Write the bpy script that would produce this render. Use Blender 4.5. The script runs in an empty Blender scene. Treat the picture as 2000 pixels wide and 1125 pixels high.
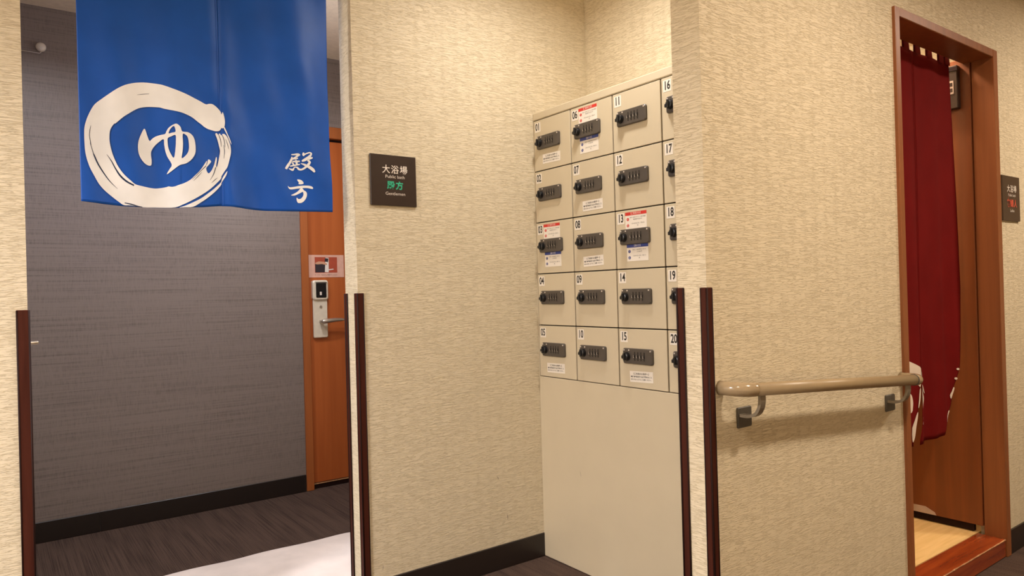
import bpy, bmesh, math, random
from mathutils import Vector, Matrix
random.seed(4)
S = bpy.context.scene
C = S.collection
PI = math.pi

# ------------------------------------------------------------------ camera
CH = 1.15
F = 1382.31
CR = Vector((0.80501719, -0.59263563, -0.02702484))
CU = Vector((0.01969938, -0.01882517, 0.9996287))
CD = Vector((0.59292433, 0.80525066, 0.00348003))
cd = bpy.data.cameras.new('camera')
cam = bpy.data.objects.new('camera', cd); C.objects.link(cam)
cd.sensor_width = 36; cd.lens = F / 2000 * 36; cd.clip_start = 0.02
m = Matrix.Identity(4)
for i in range(3):
    m[i][0] = CR[i]; m[i][1] = CU[i]; m[i][2] = -CD[i]
m[2][3] = CH
cam.matrix_world = m
S.camera = cam

# ------------------------------------------------------------------ world, lamps, exposure
w = bpy.data.worlds.new('world'); S.world = w; w.use_nodes = True
w.node_tree.nodes['Background'].inputs[0].default_value = (1, .86, .7, 1)
w.node_tree.nodes['Background'].inputs[1].default_value = 0.05
S.view_settings.view_transform = 'Standard'
S.view_settings.look = 'None'
S.view_settings.gamma = 1
S.view_settings.exposure = 0.85
S.view_settings.use_curve_mapping = False

def lamp(x, y, z, watt, col, size, spread=160):
    l = bpy.data.lights.new('ceiling_area_light', 'AREA'); l.shape = 'DISK'; l.size = size
    l.energy = watt; l.color = col; l.spread = math.radians(spread)
    o = bpy.data.objects.new('ceiling_area_light', l); C.objects.link(o); o.location = (x, y, z)
    return o
def point_light(x, y, z, watt, col, rad=.06):
    l = bpy.data.lights.new('lobby_point_light', 'POINT'); l.shadow_soft_size = rad; l.energy = watt; l.color = col
    o = bpy.data.objects.new('lobby_point_light', l); C.objects.link(o); o.location = (x, y, z)
    return o
WARM = (1, .835, .66)
NEUT = (1, .985, 1.03)
lamp(2.00, 0.15, 2.57, 14.5, WARM, .16)      # corridor, over the handrail
lamp(0.20, 0.20, 2.57, 7, WARM, .25)       # corridor, over the camera
lamp(4.00, 0.15, 2.57, 17, WARM, .22)
lamp(-1.9, 1.28, 2.57, 94, NEUT, .30)      # in front of the men's entrance
lamp(1.60, 1.76, 2.57, 6.5, (1, .94, .88), .15)      # locker alcove
point_light(1.30, 3.20, 1.98, 4, NEUT)           # bare point light added to brighten the men's lobby ceiling
lamp(1.20, 3.15, 2.57, 7.5, NEUT, .15)
lamp(0.15, 2.86, 2.57, 8, NEUT, .15)  # fill light added to brighten the jamb of the men's entrance
point_light(3.16, 1.56, 2.42, 19, WARM)          # women's lobby

# ------------------------------------------------------------------ materials
def new_mat(name):
    mt = bpy.data.materials.new(name); mt.use_nodes = True
    nt = mt.node_tree; b = nt.nodes['Principled BSDF']
    return mt, nt, b
def N(nt, typ, **kw):
    n = nt.nodes.new(typ)
    for k, v in kw.items():
        if k.startswith('i_'):
            key = k[2:].replace('_', ' ')
            n.inputs[int(key) if key.isdigit() else key].default_value = v
        else: setattr(n, k, v)
    return n
def ramp(nt, stops):
    r = nt.nodes.new('ShaderNodeValToRGB'); e = r.color_ramp.elements
    while len(e) > 1: e.remove(e[-1])
    e[0].position = stops[0][0]; e[0].color = (*stops[0][1], 1)
    for p, c in stops[1:]:
        k = e.new(p); k.color = (*c, 1)
    return r
def coords(nt, scale, rot=(0, 0, 0)):
    tc = nt.nodes.new('ShaderNodeTexCoord'); mp = nt.nodes.new('ShaderNodeMapping')
    mp.inputs['Scale'].default_value = scale; mp.inputs['Rotation'].default_value = rot
    nt.links.new(tc.outputs['Object'], mp.inputs['Vector'])
    return mp.outputs['Vector']
def plain(name, col, rough=.5, metal=0, spec=.5, var=.06, vscale=40, coat=0):
    mt, nt, b = new_mat(name)
    v = coords(nt, (1, 1, 1))
    n = N(nt, 'ShaderNodeTexNoise', i_Scale=vscale, i_Detail=3.0)
    nt.links.new(v, n.inputs['Vector'])
    lo = tuple(c * (1 - var) for c in col); hi = tuple(min(1, c * (1 + var)) for c in col)
    r = ramp(nt, [(.3, lo), (.7, hi)])
    nt.links.new(n.outputs['Fac'], r.inputs['Fac']); nt.links.new(r.outputs['Color'], b.inputs['Base Color'])
    b.inputs['Roughness'].default_value = rough; b.inputs['Metallic'].default_value = metal
    b.inputs['Specular IOR Level'].default_value = spec; b.inputs['Coat Weight'].default_value = coat
    return mt
def wood(name, dark, light, rough=.4, scale=(30, 30, 1.6), coat=0, spec=.5):
    mt, nt, b = new_mat(name)
    v = coords(nt, scale)
    n = N(nt, 'ShaderNodeTexNoise', i_Scale=1.0, i_Detail=6.0, i_Distortion=.6)
    nt.links.new(v, n.inputs['Vector'])
    r = ramp(nt, [(.25, dark), (.75, light)])
    nt.links.new(n.outputs['Fac'], r.inputs['Fac']); nt.links.new(r.outputs['Color'], b.inputs['Base Color'])
    bp = N(nt, 'ShaderNodeBump', i_Strength=.15, i_Distance=.001)
    nt.links.new(n.outputs['Fac'], bp.inputs['Height']); nt.links.new(bp.outputs['Normal'], b.inputs['Normal'])
    b.inputs['Roughness'].default_value = rough; b.inputs['Coat Weight'].default_value = coat
    b.inputs['Specular IOR Level'].default_value = spec
    return mt
def wallpaper():
    mt, nt, b = new_mat('crepe_wallpaper')
    v = coords(nt, (17, 17, 215))
    d = N(nt, 'ShaderNodeTexNoise', i_Scale=.6, i_Detail=2.0)
    nt.links.new(v, d.inputs['Vector'])
    mx = N(nt, 'ShaderNodeVectorMath', operation='MULTIPLY_ADD')
    mx.inputs[1].default_value = (.3, .3, 1.6)
    nt.links.new(d.outputs['Color'], mx.inputs[0]); nt.links.new(v, mx.inputs[2])
    n = N(nt, 'ShaderNodeTexNoise', i_Scale=1.0, i_Detail=3.0, i_Roughness=.6)
    nt.links.new(mx.outputs[0], n.inputs['Vector'])
    # thin creases where the noise crosses its middle
    s = N(nt, 'ShaderNodeMath', operation='SUBTRACT'); s.inputs[1].default_value = .5
    a = N(nt, 'ShaderNodeMath', operation='ABSOLUTE')
    nt.links.new(n.outputs['Fac'], s.inputs[0]); nt.links.new(s.outputs[0], a.inputs[0])
    r = ramp(nt, [(0, (0, 0, 0)), (.045, (1, 1, 1))]); nt.links.new(a.outputs[0], r.inputs['Fac'])
    f = N(nt, 'ShaderNodeTexNoise', i_Scale=6.0, i_Detail=2.0); nt.links.new(v, f.inputs['Vector'])
    ad = N(nt, 'ShaderNodeMath', operation='MULTIPLY_ADD'); ad.inputs[1].default_value = .12
    nt.links.new(f.outputs['Fac'], ad.inputs[0]); nt.links.new(r.outputs['Color'], ad.inputs[2])
    bp = N(nt, 'ShaderNodeBump', i_Strength=.7, i_Distance=.0009)
    nt.links.new(ad.outputs[0], bp.inputs['Height']); nt.links.new(bp.outputs['Normal'], b.inputs['Normal'])
    crease_shade = ramp(nt, [(0, (.62, .52, .345)), (1, (.77, .67, .49))])  # crease shading put into the base colour, on top of the bump
    nt.links.new(r.outputs['Color'], crease_shade.inputs['Fac']); nt.links.new(crease_shade.outputs['Color'], b.inputs['Base Color'])
    b.inputs['Roughness'].default_value = .6; b.inputs['Specular IOR Level'].default_value = .3
    return mt
def graywall():
    mt, nt, b = new_mat('charcoal_woven_vinyl')
    v = coords(nt, (2.2, 2.2, 260))
    n = N(nt, 'ShaderNodeTexNoise', i_Scale=1.0, i_Detail=4.0, i_Roughness=.7); nt.links.new(v, n.inputs['Vector'])
    v2 = coords(nt, (300, 300, 30))
    n2 = N(nt, 'ShaderNodeTexNoise', i_Scale=1.0, i_Detail=2.0); nt.links.new(v2, n2.inputs['Vector'])
    v3 = coords(nt, (.9, .9, 90))
    n3 = N(nt, 'ShaderNodeTexNoise', i_Scale=1.0, i_Detail=3.0); nt.links.new(v3, n3.inputs['Vector'])
    m1 = N(nt, 'ShaderNodeMath', operation='MULTIPLY_ADD'); m1.inputs[1].default_value = .45
    nt.links.new(n2.outputs['Fac'], m1.inputs[0]); nt.links.new(n.outputs['Fac'], m1.inputs[2])
    m2 = N(nt, 'ShaderNodeMath', operation='MULTIPLY_ADD'); m2.inputs[1].default_value = .35
    nt.links.new(n3.outputs['Fac'], m2.inputs[0]); nt.links.new(m1.outputs[0], m2.inputs[2])
    r = ramp(nt, [(.56, (.104, .080, .071)), (.92, (.245, .200, .178)), ])
    nt.links.new(m2.outputs[0], r.inputs['Fac']); nt.links.new(r.outputs['Color'], b.inputs['Base Color'])
    bp = N(nt, 'ShaderNodeBump', i_Strength=.3, i_Distance=.0008)
    nt.links.new(m1.outputs[0], bp.inputs['Height']); nt.links.new(bp.outputs['Normal'], b.inputs['Normal'])
    b.inputs['Roughness'].default_value = .42
    return mt
def carpet():
    mt, nt, b = new_mat('dark_striped_carpet')
    v = coords(nt, (240, 1.8, 1))
    n = N(nt, 'ShaderNodeTexNoise', i_Scale=1.0, i_Detail=2.0); nt.links.new(v, n.inputs['Vector'])
    v2 = coords(nt, (1, 1, 1))
    n2 = N(nt, 'ShaderNodeTexNoise', i_Scale=260.0, i_Detail=2.0); nt.links.new(v2, n2.inputs['Vector'])
    v3 = coords(nt, (24, 2.5, 1))
    n3 = N(nt, 'ShaderNodeTexNoise', i_Scale=1.0, i_Detail=2.0); nt.links.new(v3, n3.inputs['Vector'])
    a = N(nt, 'ShaderNodeMath', operation='MULTIPLY_ADD'); a.inputs[1].default_value = .8
    nt.links.new(n2.outputs['Fac'], a.inputs[0]); nt.links.new(n.outputs['Fac'], a.inputs[2])
    c = N(nt, 'ShaderNodeMath', operation='MULTIPLY_ADD'); c.inputs[1].default_value = .5
    nt.links.new(n3.outputs['Fac'], c.inputs[0]); nt.links.new(a.outputs[0], c.inputs[2])
    r = ramp(nt, [(.85, (.022, .014, .012)), (1.0, (.10, .065, .050))]); r.color_ramp.elements[0].position = .82
    nt.links.new(c.outputs[0], r.inputs['Fac'])
    sc = N(nt, 'ShaderNodeMath', operation='MULTIPLY'); sc.inputs[1].default_value = .8
    nt.links.new(c.outputs[0], sc.inputs[0]); nt.links.new(sc.outputs[0], r.inputs['Fac'])
    r.color_ramp.elements[0].position = .62; r.color_ramp.elements[1].position = 1.0
    nt.links.new(r.outputs['Color'], b.inputs['Base Color'])
    bp = N(nt, 'ShaderNodeBump', i_Strength=.6, i_Distance=.003)
    nt.links.new(a.outputs[0], bp.inputs['Height']); nt.links.new(bp.outputs['Normal'], b.inputs['Normal'])
    b.inputs['Roughness'].default_value = .95; b.inputs['Specular IOR Level'].default_value = .1
    return mt
def cloth(name, col, sheen=.3, rough=.45, spec=.3):
    mt, nt, b = new_mat(name)
    v = coords(nt, (1, 1, 1))
    n = N(nt, 'ShaderNodeTexNoise', i_Scale=900.0, i_Detail=1.0); nt.links.new(v, n.inputs['Vector'])
    n2 = N(nt, 'ShaderNodeTexNoise', i_Scale=7.0, i_Detail=3.0); nt.links.new(v, n2.inputs['Vector'])
    r = ramp(nt, [(.35, tuple(c * .93 for c in col)), (.65, tuple(min(1, c * 1.07) for c in col))])
    nt.links.new(n2.outputs['Fac'], r.inputs['Fac']); nt.links.new(r.outputs['Color'], b.inputs['Base Color'])
    ad = N(nt, 'ShaderNodeMath', operation='MULTIPLY_ADD'); ad.inputs[1].default_value = .06
    nt.links.new(n.outputs['Fac'], ad.inputs[0]); nt.links.new(n2.outputs['Fac'], ad.inputs[2])
    bp = N(nt, 'ShaderNodeBump', i_Strength=.35, i_Distance=.006)
    nt.links.new(ad.outputs[0], bp.inputs['Height']); nt.links.new(bp.outputs['Normal'], b.inputs['Normal'])
    b.inputs['Roughness'].default_value = rough; b.inputs['Sheen Weight'].default_value = sheen
    b.inputs['Specular IOR Level'].default_value = spec
    return mt

M = {}
M['paper'] = wallpaper()
M['gray'] = graywall()
M['carpet'] = carpet()
M['ceil'] = plain('ceiling_paint', (.84, .70, .54), .8)
M['base'] = plain('dark_vinyl_baseboard', (.018, .012, .010), .35)
M['guard'] = wood('dark_brown_vinyl_guard', (.040, .009, .005), (.075, .018, .010), .5, (60, 60, 3), spec=.15)
M['guard_edge'] = wood('black_brown_guard_edge', (.012, .004, .003), (.022, .007, .005), .6, (60, 60, 3), spec=.15)
M['locker'] = plain('cream_powder_coated_steel', (.60, .515, .37), .38, var=.02, vscale=8)
M['dark'] = plain('dark_gap', (.018, .010, .006), .8)
M['lock'] = plain('bronze_grey_lock', (.075, .062, .052), .33, spec=.6)
M['knob'] = plain('black_plastic', (.012, .012, .013), .3)
M['dial'] = plain('black_dial', (.02, .016, .014), .4)
M['silver'] = plain('silver_mark', (.75, .68, .62), .3, metal=.4)
M['label'] = plain('white_label', (.82, .76, .68), .45, var=.02)
M['ink'] = plain('black_ink', (.012, .011, .010), .5)
M['inkgrey'] = plain('grey_ink', (.09, .08, .075), .5)
M['red'] = plain('red_ink', (.62, .035, .025), .45)
M['blue_ink'] = plain('blue_ink', (.035, .055, .25), .45)
M['signbrown'] = plain('dark_brown_sign_panel', (.028, .013, .009), .35)
M['signbrown2'] = plain('taupe_brown_sign_panel', (.065, .038, .022), .4)
M['white'] = plain('sign_white', (.78, .70, .62), .5)
M['green'] = plain('sign_green', (.03, .42, .24), .5)
M['coral'] = plain('sign_coral', (.60, .09, .05), .5)
M['bluecloth'] = cloth('blue_satin', (.008, .090, .46), 0, .42, .28)
M['blueprint'] = cloth('blue_satin_hairline', (.010, .026, .08), .1, .5)
M['print'] = cloth('white_print', (.90, .90, .90), 0, .6)
M['redcloth'] = cloth('maroon_cloth', (.150, .0060, .0055), 0, .85, .08)
M['redprint'] = cloth('cream_print', (.78, .66, .55), .05, .6)
M['orange'] = wood('orange_brown_door_veneer', (.38, .088, .018), (.50, .130, .030), .35, (22, 22, .9))
M['orangeframe'] = wood('orange_brown_frame', (.33, .095, .024), (.44, .13, .034), .35, (40, 40, 1.5))
M['brown'] = wood('brown_door_veneer', (.155, .040, .0085), (.235, .062, .013), .4, (24, 24, 1.0))
M['brownframe'] = wood('brown_frame', (.22, .070, .020), (.32, .105, .032), .4, (40, 40, 1.5))
M['sill'] = wood('red_brown_sill', (.20, .025, .007), (.36, .07, .014), .25, (3, 40, 40), coat=.3)
M['worn'] = plain('worn_wood_edge', (.50, .26, .12), .6, var=.35, vscale=90)
M['vinyl'] = wood('tan_tatami_vinyl', (.64, .42, .155), (.78, .54, .24), .55, (5, 60, 60))
M['pale'] = plain('pale_strip', (.50, .38, .31), .6)
M['rail'] = plain('beige_resin_rail', (.33, .235, .125), .38, var=.03, spec=.5)
M['elbow'] = plain('beige_glossy_elbow', (.34, .25, .145), .16, var=.03, spec=.6)
M['bracket'] = plain('grey_beige_bracket', (.24, .20, .145), .35, metal=.3)
M['plate'] = plain('dark_grey_plate', (.085, .075, .060), .4)
M['mat'] = cloth('pinkish_white_towelling', (.88, .78, .72), .4, .9)
M['metal'] = plain('satin_metal', (.62, .57, .50), .28, metal=.85)
M['case'] = plain('champagne_lock_case', (.78, .70, .56), .35, metal=.1)
M['screen'] = plain('black_glass', (.006, .006, .008), .12)
M['pink'] = plain('pink_notice_paper', (.72, .42, .32), .6)
M['photo_red'] = plain('photo_red', (.42, .07, .03), .6)
M['photo_dark'] = plain('photo_dark', (.03, .02, .025), .6)
M['photo_skin'] = plain('photo_skin', (.62, .33, .2), .6)
M['boxbrown'] = plain('dark_brown_closer_box', (.035, .016, .009), .4)
M['whiteplastic'] = plain('white_plastic', (.80, .72, .62), .3)

# ------------------------------------------------------------------ geometry helpers
def build(name, bm, mat, parent=None, smooth=False, loc=None, rot=None):
    bmesh.ops.recalc_face_normals(bm, faces=bm.faces)
    me = bpy.data.meshes.new(name); bm.to_mesh(me); bm.free()
    for mm in (mat if isinstance(mat, (list, tuple)) else [mat]): me.materials.append(mm)
    if smooth:
        for p in me.polygons: p.use_smooth = True
    o = bpy.data.objects.new(name, me); C.objects.link(o)
    if parent: o.parent = parent
    if loc: o.location = loc
    if rot: o.rotation_euler = rot
    return o
def box(bm, x0, x1, y0, y1, z0, z1, bev=0, mi=0, seg=1):
    r = bmesh.ops.create_cube(bm, size=1)
    vs = r['verts']
    for v in vs:
        v.co = Vector(((x0 + x1) / 2 + v.co.x * (x1 - x0), (y0 + y1) / 2 + v.co.y * (y1 - y0), (z0 + z1) / 2 + v.co.z * (z1 - z0)))
    fs = set(f for v in vs for f in v.link_faces)
    for f in fs: f.material_index = mi
    if bev:
        es = set(e for v in vs for e in v.link_edges)
        bmesh.ops.bevel(bm, geom=list(es), offset=bev, segments=seg, affect='EDGES', profile=.5)
def boxobj(name, d, mat, parent=None, bev=0, seg=1, loc=None, rot=None):
    bm = bmesh.new(); box(bm, *d, bev=bev, seg=seg)
    return build(name, bm, mat, parent, loc=loc, rot=rot)
def rounded_panel(bm, x0, x1, z0, z1, y0, y1, r, n=5, bev=0.0):
    """a plate in the x-z plane with rounded corners, from y0 (front) to y1"""
    pts = []
    for cx, cz, a0 in ((x1 - r, z1 - r, 0), (x0 + r, z1 - r, PI / 2), (x0 + r, z0 + r, PI), (x1 - r, z0 + r, 1.5 * PI)):
        for k in range(n + 1):
            a = a0 + PI / 2 * k / n; pts.append((cx + r * math.cos(a), cz + r * math.sin(a)))
    cx, cz = (x0 + x1) / 2, (z0 + z1) / 2
    rings = []
    for (y, s) in ((y1, 0), (y0 + bev, 0), (y0, bev)):
        ring = []
        for px, pz in pts:
            dx = px - cx; dz = pz - cz
            fx = 1 - s / max(abs(x1 - cx), 1e-6); fz = 1 - s / max(abs(z1 - cz), 1e-6)
            ring.append(bm.verts.new((cx + dx * fx, y, cz + dz * fz)))
        rings.append(ring)
    for a, b in zip(rings, rings[1:]):
        for i in range(len(a)):
            j = (i + 1) % len(a); bm.faces.new((a[i], a[j], b[j], b[i]))
    bm.faces.new(rings[0]); bm.faces.new(rings[-1])
def tube(bm, pts, rad, n=16, caps=True):
    """tube along points; rad number or list"""
    P = [Vector(p) for p in pts]; rings = []
    R = rad if isinstance(rad, (list, tuple)) else [rad] * len(P)
    t0 = (P[1] - P[0]).normalized()
    up = Vector((0, 0, 1)) if abs(t0.z) < .9 else Vector((0, 1, 0))
    u = t0.cross(up).normalized()
    for i, p in enumerate(P):
        t = (P[min(i + 1, len(P) - 1)] - P[max(i - 1, 0)]).normalized()
        u = (u - t * u.dot(t)).normalized(); v = t.cross(u)
        rings.append([bm.verts.new(p + (u * math.cos(2 * PI * k / n) + v * math.sin(2 * PI * k / n)) * R[i]) for k in range(n)])
    for a, b in zip(rings, rings[1:]):
        for k in range(n): bm.faces.new((a[k], a[(k + 1) % n], b[(k + 1) % n], b[k]))
    if caps: bm.faces.new(rings[0]); bm.faces.new(rings[-1])
def struct(o): o['kind'] = 'structure'; return o
def tag(o, label, cat, group=None):
    o['label'] = label; o['category'] = cat
    if group: o['group'] = group
    return o
def empty(name, loc, rz=0):
    o = bpy.data.objects.new(name, None); C.objects.link(o); o.location = loc; o.rotation_euler = (0, 0, rz)
    o.empty_display_size = .05
    return o
TXT = {}
def text_mesh(s, size, bold=0, align='CENTER', space=1, sx=1):
    key = (s, size, bold, align, space, sx)
    if key in TXT: return TXT[key]
    cu = bpy.data.curves.new('lettering', 'FONT'); cu.body = s; cu.size = size; cu.offset = bold
    cu.align_x = align; cu.align_y = 'CENTER'; cu.space_character = space; cu.fill_mode = 'FRONT'
    cu.resolution_u = 3; cu.extrude = 0
    o = bpy.data.objects.new('t', cu); C.objects.link(o)
    dg = bpy.context.evaluated_depsgraph_get()
    me = bpy.data.meshes.new_from_object(o.evaluated_get(dg), depsgraph=dg)
    bpy.data.objects.remove(o); bpy.data.curves.remove(cu)
    me.materials.clear()
    for v in me.vertices: v.co = Vector((v.co.x * sx, -0.0, v.co.y))
    # into the x-z plane, facing -y
    TXT[key] = me
    return me
def text(name, s, size, mat, parent, loc, **kw):
    me = text_mesh(s, size, **kw).copy(); me.materials.append(mat)
    o = bpy.data.objects.new(name, me); C.objects.link(o); o.parent = parent; o.location = loc
    return o

# ------------------------------------------------------------------ key planes (metres)
YA, TA = 2.407, 2.516           # wall with the men's entrance: near face, far face
X0, XW = 1.0745, 0.082          # its two arrises
XL, XB = 1.906, 2.229           # locker fronts, alcove back wall
XP, YH, YP = 1.4765, 1.165, 1.258   # handrail wall: end, near face, far face
YG = 4.098                      # charcoal wall
ZC = 2.59
DX0, DX1, DZ = 2.506, 3.379, 2.089  # women's doorway, outer edges of its casing

# ------------------------------------------------------------------ setting
bm = bmesh.new(); box(bm, -2.7, 6.2, -1.4, 4.3, -.06, 0)
struct(build('floor', bm, M['carpet']))
bm = bmesh.new(); box(bm, -2.7, 6.2, -1.4, 4.3, ZC, ZC + .06)
struct(build('ceiling', bm, M['ceil']))
bm = bmesh.new()
box(bm, -2.6, XW, YA, TA, 0, ZC); box(bm, X0, 6.1, YA, TA, 0, ZC); box(bm, XW, X0, YA, TA, 2.40, ZC)
struct(build('wall_left', bm, M['paper']))
bm = bmesh.new()
box(bm, XP, DX0 + .015, YH, YP, 0, ZC); box(bm, DX1 - .015, 6.1, YH, YP, 0, ZC); box(bm, DX0 + .015, DX1 - .015, YH, YP, DZ - .012, ZC)
struct(build('wall_right', bm, M['paper']))
struct(boxobj('wall_alcove', (XB, XB + .1, YP, YA, 0, ZC), M['paper']))
bm = bmesh.new()
box(bm, -1.3, 1.49, YG, YG + .1, 0, ZC); box(bm, 2.40, 3.1, YG, YG + .1, 0, ZC); box(bm, 1.49, 2.40, YG, YG + .1, 2.155, ZC); box(bm, 1.49, 2.40, YG + .06, YG + .1, 0, 2.155)
struct(build('wall_rear', bm, M['gray']))
struct(boxobj('wall_lobby_left', (-1.35, -1.25, TA, YG, 0, ZC), M['gray']))
struct(boxobj('wall_lobby_right', (3.0, 3.1, TA, YG, 0, ZC), M['paper']))
struct(boxobj('wall_corridor_left', (-2.7, -2.6, -1.4, YA, 0, ZC), M['paper']))
struct(boxobj('wall_corridor_right', (6.1, 6.2, -1.4, YH, 0, ZC), M['paper']))
struct(boxobj('wall_behind', (-2.6, 6.1, -1.4, -1.3, 0, ZC), M['paper']))
struct(boxobj('wall_washroom_right', (4.6, 4.7, YP, YA, 0, ZC), M['paper']))
struct(boxobj('floor_raised', (XB + .1, 4.6, YP + .004, YA, 0, .074), M['vinyl']))
# baseboards
struct(boxobj('baseboard_left', (X0 + .026, XL + .25, YA - .008, YA, 0, .0997), M['base'], bev=.002))
struct(boxobj('baseboard_right', (DX1 + .002, 6.09, YH - .008, YH, 0, .0997), M['base'], bev=.002))
bm = bmesh.new(); box(bm, -1.24, .4165, YG - .009, YG, 0, .0999, bev=.002); box(bm, .4185, 1.472, YG - .009, YG, 0, .0999, bev=.002)
struct(build('baseboard_rear', bm, M['base']))
struct(boxobj('baseboard_entrance', (-2.59, XW - .03, YA - .008, YA, 0, .0997), M['base'], bev=.002))

# corner guards: L-shaped vinyl angles on the wall arrises
def guard(xa, ya, sx, sy, z1, label, leg=.022, legx=None):
    """arris at (xa, ya); legs run towards sx along x (lying on the y face) and sy along y (on the x face)"""
    t = .004; lx = legx or leg
    g = empty('corner_guard', (xa, ya, 0))
    bm = bmesh.new()
    # leg on the face of constant y (runs along x)
    a, b = sorted((-sx * t, sx * lx)); c, d = sorted((0, -sy * t))
    box(bm, a, b, c, d, .002, z1, bev=.0012)
    build('front_leg', bm, M['guard'], g)
    bm = bmesh.new()
    a, b = sorted((-sx * t, 0)); c, d = sorted((-sy * 0.0, sy * leg))
    box(bm, a, b, c, d, .002, z1, bev=.0012)
    build('side_leg', bm, M['guard'], g)
    # darker rounded ribs at the edges of both legs
    bm = bmesh.new(); tube(bm, [(sx * (lx - .0015), -sy * t * .8, .002), (sx * (lx - .0015), -sy * t * .8, z1 - .001)], .0022, 8)
    build('edge_rib', bm, M['guard_edge'], g, True)
    bm = bmesh.new(); tube(bm, [(-sx * t * .8, sy * (leg - .0015), .002), (-sx * t * .8, sy * (leg - .0015), z1 - .001)], .0022, 8)
    build('edge_rib', bm, M['guard_edge'], g, True)
    bm = bmesh.new(); tube(bm, [(-sx * t * .7, -sy * t * .7, .002), (-sx * t * .7, -sy * t * .7, z1 - .001)], .0028, 8)
    build('corner_rib', bm, M['guard_edge'], g, True)
    return tag(g, label, 'corner guard')
guard(XW, YA, -1, 1, 1.132, 'dark brown corner guard on the left wall end, left of the grey lobby wall', legx=.027)
guard(X0, YA, 1, 1, 1.155, 'dark brown corner guard on the front wall edge between blue curtain and square brown sign')
guard(X0, TA, 1, -1, 1.155, 'thin dark brown corner guard on the rear edge of that wall, beside the orange door')
guard(XP, YP, 1, -1, 1.145, 'dark brown corner guard on the rear edge of the pillar, against the lockers', leg=.021)
guard(XP, YH, 1, 1, 1.144, 'dark brown corner guard on the front edge of the pillar, left of the handrail', leg=.018)

# ------------------------------------------------------------------ orange door in the charcoal wall
d1 = struct(empty('door_1', (1.475, YG, 0)))
bm = bmesh.new()
box(bm, 0, .045, -.012, .06, 0, 2.17, bev=.003); box(bm, .895, .94, -.012, .06, 0, 2.17, bev=.003); box(bm, .0455, .8945, -.012, .06, 2.10, 2.17, bev=.003)
build('door_frame', bm, M['orangeframe'], d1)
bm = bmesh.new(); box(bm, .048, .892, .018, .056, .034, 2.085, bev=.002)
build('door_leaf', bm, M['orange'], d1)
bm = bmesh.new(); box(bm, .046, .894, .030, .056, 2.086, 2.099)
build('frame_stop', bm, M['guard_edge'], d1)
bm = bmesh.new(); box(bm, .046, .894, .012, .056, .001, .032, bev=.002)
build('threshold', bm, M['guard_edge'], d1)
bm = bmesh.new(); box(bm, .046, .894, .008, .012, .028, .033)
build('threshold_edge', bm, M['worn'], d1)

# notice above the lock (a flat print on the door)
nt_ = empty('door_notice', (1.522, YG + .0175, 1.26)); tag(nt_, 'pink paper notice with a small photo, above the card lock on the orange door', 'notice')
boxobj('paper', (0, .228, -.001, 0, 0, .135), M['pink'], nt_)
bm = bmesh.new(); box(bm, .045, .185, -.0016, -.001, .028, .122)
build('photo_print', bm, M['photo_red'], nt_)
ph = empty('x', (0, 0, 0)); bpy.data.objects.remove(ph)
def poly_obj(name, pts, y, mat, parent, loc=(0, 0, 0)):
    bm = bmesh.new(); vs = [bm.verts.new((p[0], y, p[1])) for p in pts]; bm.faces.new(vs)
    bmesh.ops.triangulate(bm, faces=bm.faces)
    return build(name, bm, mat, parent, loc=loc)
poly_obj('photo_dark_area', [(.047, .030), (.105, .030), (.112, .060), (.108, .078), (.047, .090)], -.0018, M['photo_dark'], nt_)  # dark area of the printed picture
poly_obj('photo_plate', [(.106, .032), (.130, .030), (.132, .118), (.112, .119)], -.0019, M['label'], nt_)
poly_obj('photo_reader', [(.106, .095), (.128, .092), (.130, .114), (.108, .116)], -.0021, M['photo_dark'], nt_)
poly_obj('photo_hand', [(.047, .088), (.07, .096), (.10, .094), (.122, .082), (.118, .074), (.09, .080), (.06, .078), (.047, .080)], -.0023, M['photo_skin'], nt_)
poly_obj('photo_lever', [(.128, .048), (.16, .052), (.162, .047), (.130, .042)], -.0023, M['label'], nt_)
text('caption', 'カードキーをかざして開けてください', .0085, M['inkgrey'], nt_, (.114, -.0015, .014))

# card lock
lk = empty('card_lock', (1.545, YG + .0178, .898)); tag(lk, 'champagne card lock with black reader window and lever handle on the orange door', 'door lock')
bm = bmesh.new(); rounded_panel(bm, 0, .088, 0, .235, -.018, 0, .008, bev=.004); build('lock_case', bm, M['case'], lk, True)
for p in lk.children[0].data.polygons: p.use_smooth = abs(p.normal.y) < .5
bm = bmesh.new(); rounded_panel(bm, -.004, .092, .225, .345, -.030, 0, .016, bev=.006); hd = build('reader_head', bm, M['case'], lk)
bm = bmesh.new(); rounded_panel(bm, .014, .078, .240, .325, -.033, -.029, .006, bev=.001); build('reader_window', bm, M['screen'], hd)
bm = bmesh.new(); box(bm, .012, .080, -.0345, -.031, .325, .333, bev=.001); build('card_slot', bm, M['lock'], hd)
bm = bmesh.new(); box(bm, .036, .048, -.0345, -.033, .255, .275, bev=.0005); build('indicator', bm, M['whiteplastic'], hd)
bm = bmesh.new(); tube(bm, [(.045, 0, .186), (.045, -.022, .186)], .008, 14); build('keyhole', bm, M['metal'], lk)
bm = bmesh.new(); tube(bm, [(.045, -.010, .098), (.045, -.045, .098)], .011, 14); h_ = build('lever_handle', bm, M['metal'], lk, True)
bm = bmesh.new()
tube(bm, [(.036, -.050, .098), (.05, -.052, .098), (.08, -.055, .101), (.12, -.056, .104), (.16, -.055, .104), (.185, -.053, .103)], [.012, .0145, .014, .0125, .010, .004], 14)
build('lever', bm, M['metal'], h_, True)

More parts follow.
